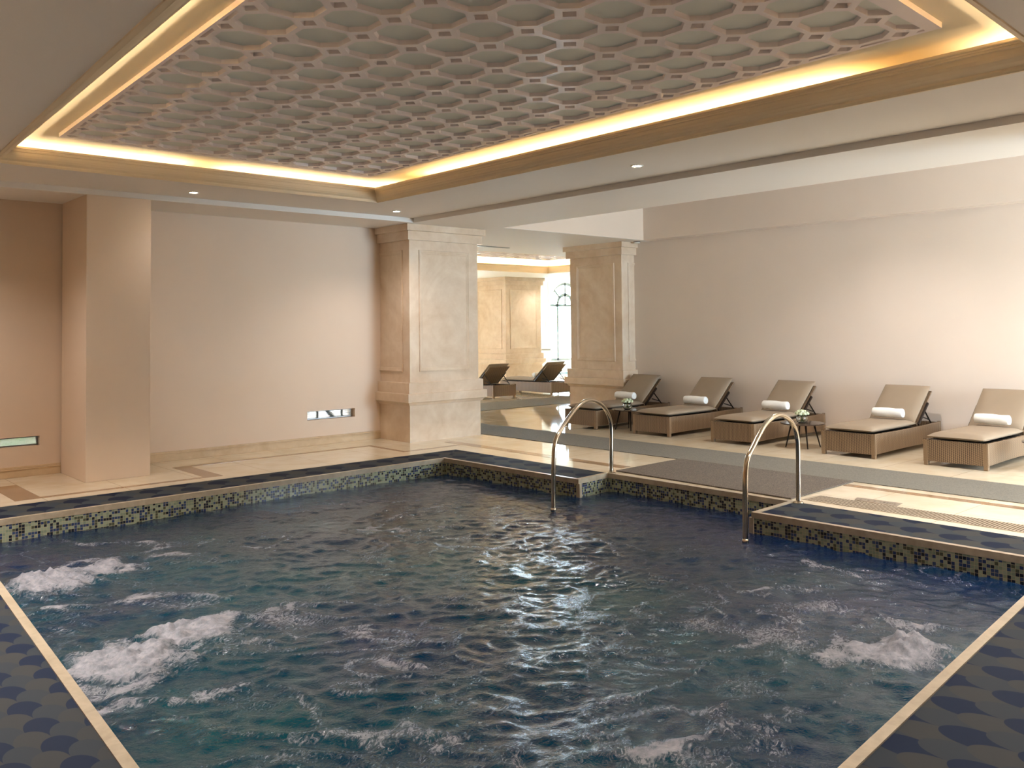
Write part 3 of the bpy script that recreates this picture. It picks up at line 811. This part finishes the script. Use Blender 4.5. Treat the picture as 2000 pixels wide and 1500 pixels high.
def rot_mb(m, ang, dx, dz):
    c_, s_ = math.cos(ang), math.sin(ang)
    m.v = [(x*c_-z*s_+dx, y, x*s_+z*c_+dz) for x, y, z in m.v]; return m
def finish_cushion(o):
    w = o.modifiers.new('weld', 'WELD'); w.merge_threshold = .0004
    s = o.modifiers.new('sub', 'SUBSURF'); s.levels = 1; s.render_levels = 2
def make_lounger():
    L, W = 1.9, .70
    t = thing('sun_lounger', 'x', 'sun lounger', group='wicker sun loungers')
    h = W/2; zb, zt = .05, .30
    m = MB()
    m.box(0, -h+.02, zb, .035, h-.02, zt); 
    for sg in (-1, 1):
        n_ = 12; vs = []; y_o, y_i = sg*h, sg*(h-.035)
        for k in range(n_+1):
            x = L*k/n_; z0 = zb+.0+.012*math.sin(PI*k/n_); z1 = zt-.012*math.sin(PI*k/n_)+.012*(k/n_)
            vs += [(x,y_o,z0),(x,y_i,z0),(x,y_i,z1),(x,y_o,z1)]
        fs = [(0,1,2,3),(n_*4+3,n_*4+2,n_*4+1,n_*4)]
        for k in range(n_):
            for q in range(4): fs.append((k*4+q, k*4+(q+1) % 4, (k+1)*4+(q+1) % 4, (k+1)*4+q))
        m.add(vs, fs)
    m.box(L-.035, -h+.02, zb, L, h-.02, zt+.006)
    m.build('frame', M['wicker'], t, bevel=.006)
    d = MB()
    for k in range(9): d.box(.06+k*.135, -h+.035, .27, .15+k*.135, h-.035, .29)
    d.build('slats', M['dark'], t)
    for (lx, ly) in ((.022,-h+.022),(.022,h-.022),(L-.03,-h+.022),(L-.03,h-.022)):
        m = MB(); m.box(lx-.0245, ly-.0245, .002, lx+.0245, ly+.0245, zt-.004); m.build('leg', M['rattan'], t, bevel=.005)
    for (lx, ly) in ((.022,-h+.022),(.022,h-.022),(L-.03,-h+.022),(L-.03,h-.022)):
        pass
    sc = cushion_mb(1.26, W-.012, .082); sc.v = [(x-.002, y, z+.297) for x, y, z in sc.v]
    o = sc.build('seat_cushion', M['cushion'], t, smooth=True); finish_cushion(o)
    ang = math.radians(41)
    bc = rot_mb(cushion_mb(.68, W-.02, .075, 10, 8, .003, .01), ang, 1.225, .325)
    o = bc.build('back_cushion', M['cushion'], t, smooth=True); finish_cushion(o)
    bf = MB(); bf.box(0, -h+.03, -.022, .64, h-.03, -.004); rot_mb(bf, ang, 1.235, .318)
    bf.build('back_frame', M['wicker'], t, bevel=.004)
    for sg in (-1, 1):
        fr = MB(); fr.box(.02, sg*(h-.02)-.012, -.03, .42, sg*(h-.02)+.012, -.002)
        rot_mb(fr, ang, 1.235, .318); fr.build('back_hinge', M['dark'], t)
    for sg in (-1, 1):
        y = sg*(h-.07)
        MB().tube([(1.52, y, .53), (1.76, y, .30)], .010, 8).build('prop', M['dark'], t); MB().tube([(1.50, y, .40),(1.72, y, .345)], .008, 8).build('prop_brace', M['dark'], t)
    return t
LL = [(9.78,10.46,'leftmost lounger of the wall row, beside the marble pillar'),
      (8.29,8.99,'second lounger of the wall row, right of the left side table'),
      (6.84,7.55,'third lounger of the wall row, left of the middle side table'),
      (5.15,5.85,'fourth lounger of the wall row, right of the middle side table'),
      (3.86,4.56,'lounger nearest the camera, cut by the right edge of the photo')]
proto = make_lounger(); first = True
for (ya, yb, lab) in LL:
    o = proto if first else copy_tree(proto); first = False
    o.location = (10.5, (ya+yb)/2, 0); o['label'] = 'wicker '+lab+', taupe cushions'
o = copy_tree(proto); o.location = (13.75, 17.6, 0); o.rotation_euler = (0,0,-PI/2); o['label'] = 'far wicker lounger half hidden by the big pillar, seen from behind'; o['group'] = 'far hall loungers'
o = copy_tree(proto); o.location = (15.4, 17.35, 0); o.rotation_euler = (0,0,-PI/2); o['label'] = 'far wicker lounger in full view before the distant pillar, seen from behind'; o['group'] = 'far hall loungers'

# towels
def make_towel():
    m = MB(); n_ = 34; Lh = .20; prof = []
    # spiral roll: outer skin plus visible coil ends
    rr = .064
    pr = [(0,-Lh+.012),(.018,-Lh+.006),(.022,-Lh+.014),(.036,-Lh+.004),(.040,-Lh+.012),(.052,-Lh),(rr-.004,-Lh+.004),(rr,-Lh+.016)]
    full = pr + [(rr+.002, -Lh*.5),(rr+.003,0),(rr+.001,Lh*.5)] + [(r, -z) for r, z in pr[::-1]]
    m.lathe(full, n_)
    m.v = [(x*(1+.03*math.sin(9*z)), z, y*.93+.004*math.sin(20*z+3*x/.06)) for x, y, z in m.v]
    # loose flap edge
    f_ = MB(); vs = []; fs = []
    for k in range(11):
        yy = -Lh+.004+(2*Lh-.008)*k/10
        for q in range(5):
            a = math.radians(205+q*9); r_ = rr+.003+.006*(q/4)*(1-q/5); vs.append((math.cos(a)*r_*1.02, yy, math.sin(a)*r_*.95))
    for k in range(10):
        for q in range(4): a = k*5+q; fs.append((a, a+1, a+6, a+5))
    return m, (vs, fs)
tm_, fl = make_towel()
def towel(x, y, z, rz, label):
    t = tm_.build('rolled_towel', M['towel'], None, smooth=True) if not hasattr(towel, 'me') else None
    if t: towel.me = t.data
    else: t = bpy.data.objects.new('rolled_towel', towel.me); col.objects.link(t)
    t.location = (x, y, z); t.rotation_euler = (0, 0, rz)
    tag(t, label, 'towel', 'rolled white towels on the loungers'); return t
labs = ['rolled white towel on the leftmost lounger of the wall row', 'rolled white towel on the second lounger from the marble pillar', 'rolled white towel on the lounger just left of the middle side table', 'rolled white towel on the lounger just right of the middle side table', 'rolled white towel on the lounger cut by the right edge']
for (ya, yb, _), lb in zip(LL, labs): towel(11.60, (ya+yb)/2-.02+random.uniform(-.02,.02), .470, random.uniform(-.05,.05), lb)
towel(15.4, 16.25, .470, PI/2, 'rolled white towel on the far lounger before the distant pillar')

# side tables
def make_table():
    t = thing('side_table', 'x', 'side table', group='round dark side tables')
    MB().lathe([(0,.31),(.27,.31),(.288,.316),(.29,.324),(.286,.33),(0,.33)], 40).build('table_top', simple('dark_table_top', rgb(70, 54, 44), .12), t)
    for k in range(4):
        a = PI/4+k*PI/2; MB().tube([(.15*math.cos(a), .15*math.sin(a), .312), (.23*math.cos(a), .23*math.sin(a), .0)], [.013, .008], 10).build('leg', M['dark'], t, smooth=True)
    return t
tb = make_table(); tb.location = (10.88, 9.385, 0); tb['label'] = 'dark round side table between the first and second wall loungers'
t2 = copy_tree(tb); t2.location = (10.90, 6.345, 0); t2['label'] = 'dark round side table behind the right handrail, between two loungers'
t3 = copy_tree(tb); t3.location = (10.93, 3.35, 0); t3['label'] = 'dark round side table, only a sliver visible at the right edge'
# vases
def make_vase(seed):
    random.seed(seed)
    t = thing('flower_vase', 'x', 'vase', group='glass vases with flowers')
    MB().lathe([(0,0),(.04,.0),(.066,.018),(.078,.05),(.072,.082),(.055,.105),(.052,.105),(.068,.08),(.073,.05),(.062,.022),(.038,.006),(0,.006)], 32).build('glass_bowl', M['glass'], t, smooth=True)
    s_ = MB()
    for k in range(8):
        a = k*PI/4; s_.tube([(-.03*math.cos(a), -.03*math.sin(a), .015), (.045*math.cos(a), .045*math.sin(a), .13)], .0035, 6)
    s_.build('stems', M['stem'], t)
    pts = [(0,0,.155)]+[(.045*math.cos(a), .045*math.sin(a), .148) for a in [k*PI/2.5 for k in range(5)]]+[(.075*math.cos(a), .075*math.sin(a), .125) for a in [k*PI/4+.3 for k in range(8)]]
    for (x, y, z) in pts:
        f_ = MB()
        for k in range(22):
            th = random.uniform(0, 6.28); ph = random.uniform(.1, 2.0); r_ = .026
            c_ = Vector((x+r_*math.sin(ph)*math.cos(th)*.7, y+r_*math.sin(ph)*math.sin(th)*.7, z+r_*math.cos(ph)*.7))
            n_ = Vector((math.sin(ph)*math.cos(th), math.sin(ph)*math.sin(th), math.cos(ph))); a_ = n_.orthogonal().normalized(); b_ = n_.cross(a_)
            q = .013
            f_.add([c_+a_*q+n_*.005, c_+b_*q, c_-a_*q+n_*.006, c_-b_*q], [(0,1,2,3)])
        f_.build('flower_head', M['petal'], t)
    lf = MB()
    for k in range(14):
        a = random.uniform(0, 6.28); r_ = random.uniform(.03, .08); z = random.uniform(.10, .15)
        c_ = Vector((r_*math.cos(a), r_*math.sin(a), z)); d = Vector((math.cos(a), math.sin(a), -.3))*.03; e = Vector((-math.sin(a), math.cos(a), .2))*.012
        lf.add([c_-d, c_+e, c_+d, c_-e], [(0,1,2,3)])
    lf.build('leaves', M['leafy'], t)
    return t
v1 = make_vase(5); v1.location = (10.80, 9.36, .33); v1['label'] = 'round glass vase of green and white flowers on the left side table'
v2 = make_vase(9); v2.location = (10.86, 6.33, .33); v2['label'] = 'round glass vase of pale hydrangea blooms on the table behind the right handrail'

# ------------------------------------------------------------------ lights
def area(name, loc, rot, sx, sy, power, color, portal=False, spread=None):
    ld = bpy.data.lights.new(name, 'AREA'); ld.shape = 'RECTANGLE'; ld.size = sx; ld.size_y = sy; ld.energy = power; ld.color = color
    if spread: ld.spread = spread
    if portal: ld.cycles.is_portal = True
    lo = bpy.data.objects.new(name, ld); col.objects.link(lo); lo.location = loc; lo.rotation_euler = rot; return lo
# LED strips lying in the cove, shining up onto the tray
WARM = (1, .83, .58); GOLD = (1, .72, .38)
def led(p, q, per_m, color, z=3.29, w=.03):
    L = math.hypot(q[0]-p[0], q[1]-p[1]); a = math.atan2(q[1]-p[1], q[0]-p[0])
    area('cove_led_strip', ((p[0]+q[0])/2, (p[1]+q[1])/2, z), (PI, 0, a), L, w, per_m*L, color)
led((2.0,9.52),(3.75,9.53), 1.7, WARM)
led((4.15,9.53),(6.3,9.54), 1.7, WARM)
led((6.27,9.45),(6.26,9.15), 1.5, WARM)
led((6.26,8.45),(6.21,3.15), 2.6, GOLD)
led((6.20,2.25),(6.18,1.65), 1.5, WARM)
led((1.73,9.4),(1.45,1.5), 3.0, WARM)
led((1.6,1.45),(6.1,1.62), 3, WARM)
for p, q in (((9.5,13.3),(17.6,13.3)),((17.68,13.4),(17.68,18.1)),((9.5,18.2),(17.6,18.2)),((9.37,13.4),(9.37,18.1))): led(p, q, 4, WARM, 3.38)

# daylight: world through the windows
w = bpy.data.worlds.new('sky'); scn.world = w; w.use_nodes = True
nt = w.node_tree; bg = nt.nodes['Background']
tc = nt.nodes.new('ShaderNodeTexCoord'); sp = nt.nodes.new('ShaderNodeSeparateXYZ'); nt.links.new(tc.outputs['Generated'], sp.inputs[0])
rp = nt.nodes.new('ShaderNodeValToRGB'); nt.links.new(sp.outputs[2], rp.inputs[0])
e = rp.color_ramp.elements; e[0].position = 0; e[0].color = (.62, .8, .95, 1); e[1].position = .5; e[1].color = (.68, .84, 1, 1)
nt.links.new(rp.outputs[0], bg.inputs[0]); bg.inputs[1].default_value = 18.0
area('window_portal', (18.5, FY+.32, 2.0), (-PI/2, 0, 0), 20, 3.4, 1, (1,1,1), True)
area('window_portal', (10.6, Y0-.22, 1.6), (PI/2, 0, 0), 3.4, 2.6, 1, (1,1,1), True)
sd = bpy.data.lights.new('sun', 'SUN'); sd.energy = 14; sd.color = (1, .93, .8); sd.angle = .02
so = bpy.data.objects.new('sun', sd); col.objects.link(so)
sv = Vector((-.15, -1, -.45)).normalized(); so.rotation_euler = sv.to_track_quat('-Z', 'Y').to_euler()

# ------------------------------------------------------------------ view
vs_ = scn.view_settings; vs_.view_transform = 'Standard'; vs_.look = 'None'; vs_.gamma = 1; vs_.use_curve_mapping = False; vs_.exposure = 1.95
try:
    scn.cycles.use_denoising = True
    scn.cycles.max_bounces = 10; scn.cycles.diffuse_bounces = 5; scn.cycles.glossy_bounces = 4; scn.cycles.transmission_bounces = 6
    scn.cycles.caustics_reflective = False; scn.cycles.caustics_refractive = False; scn.cycles.sample_clamp_indirect = 40
except Exception: pass
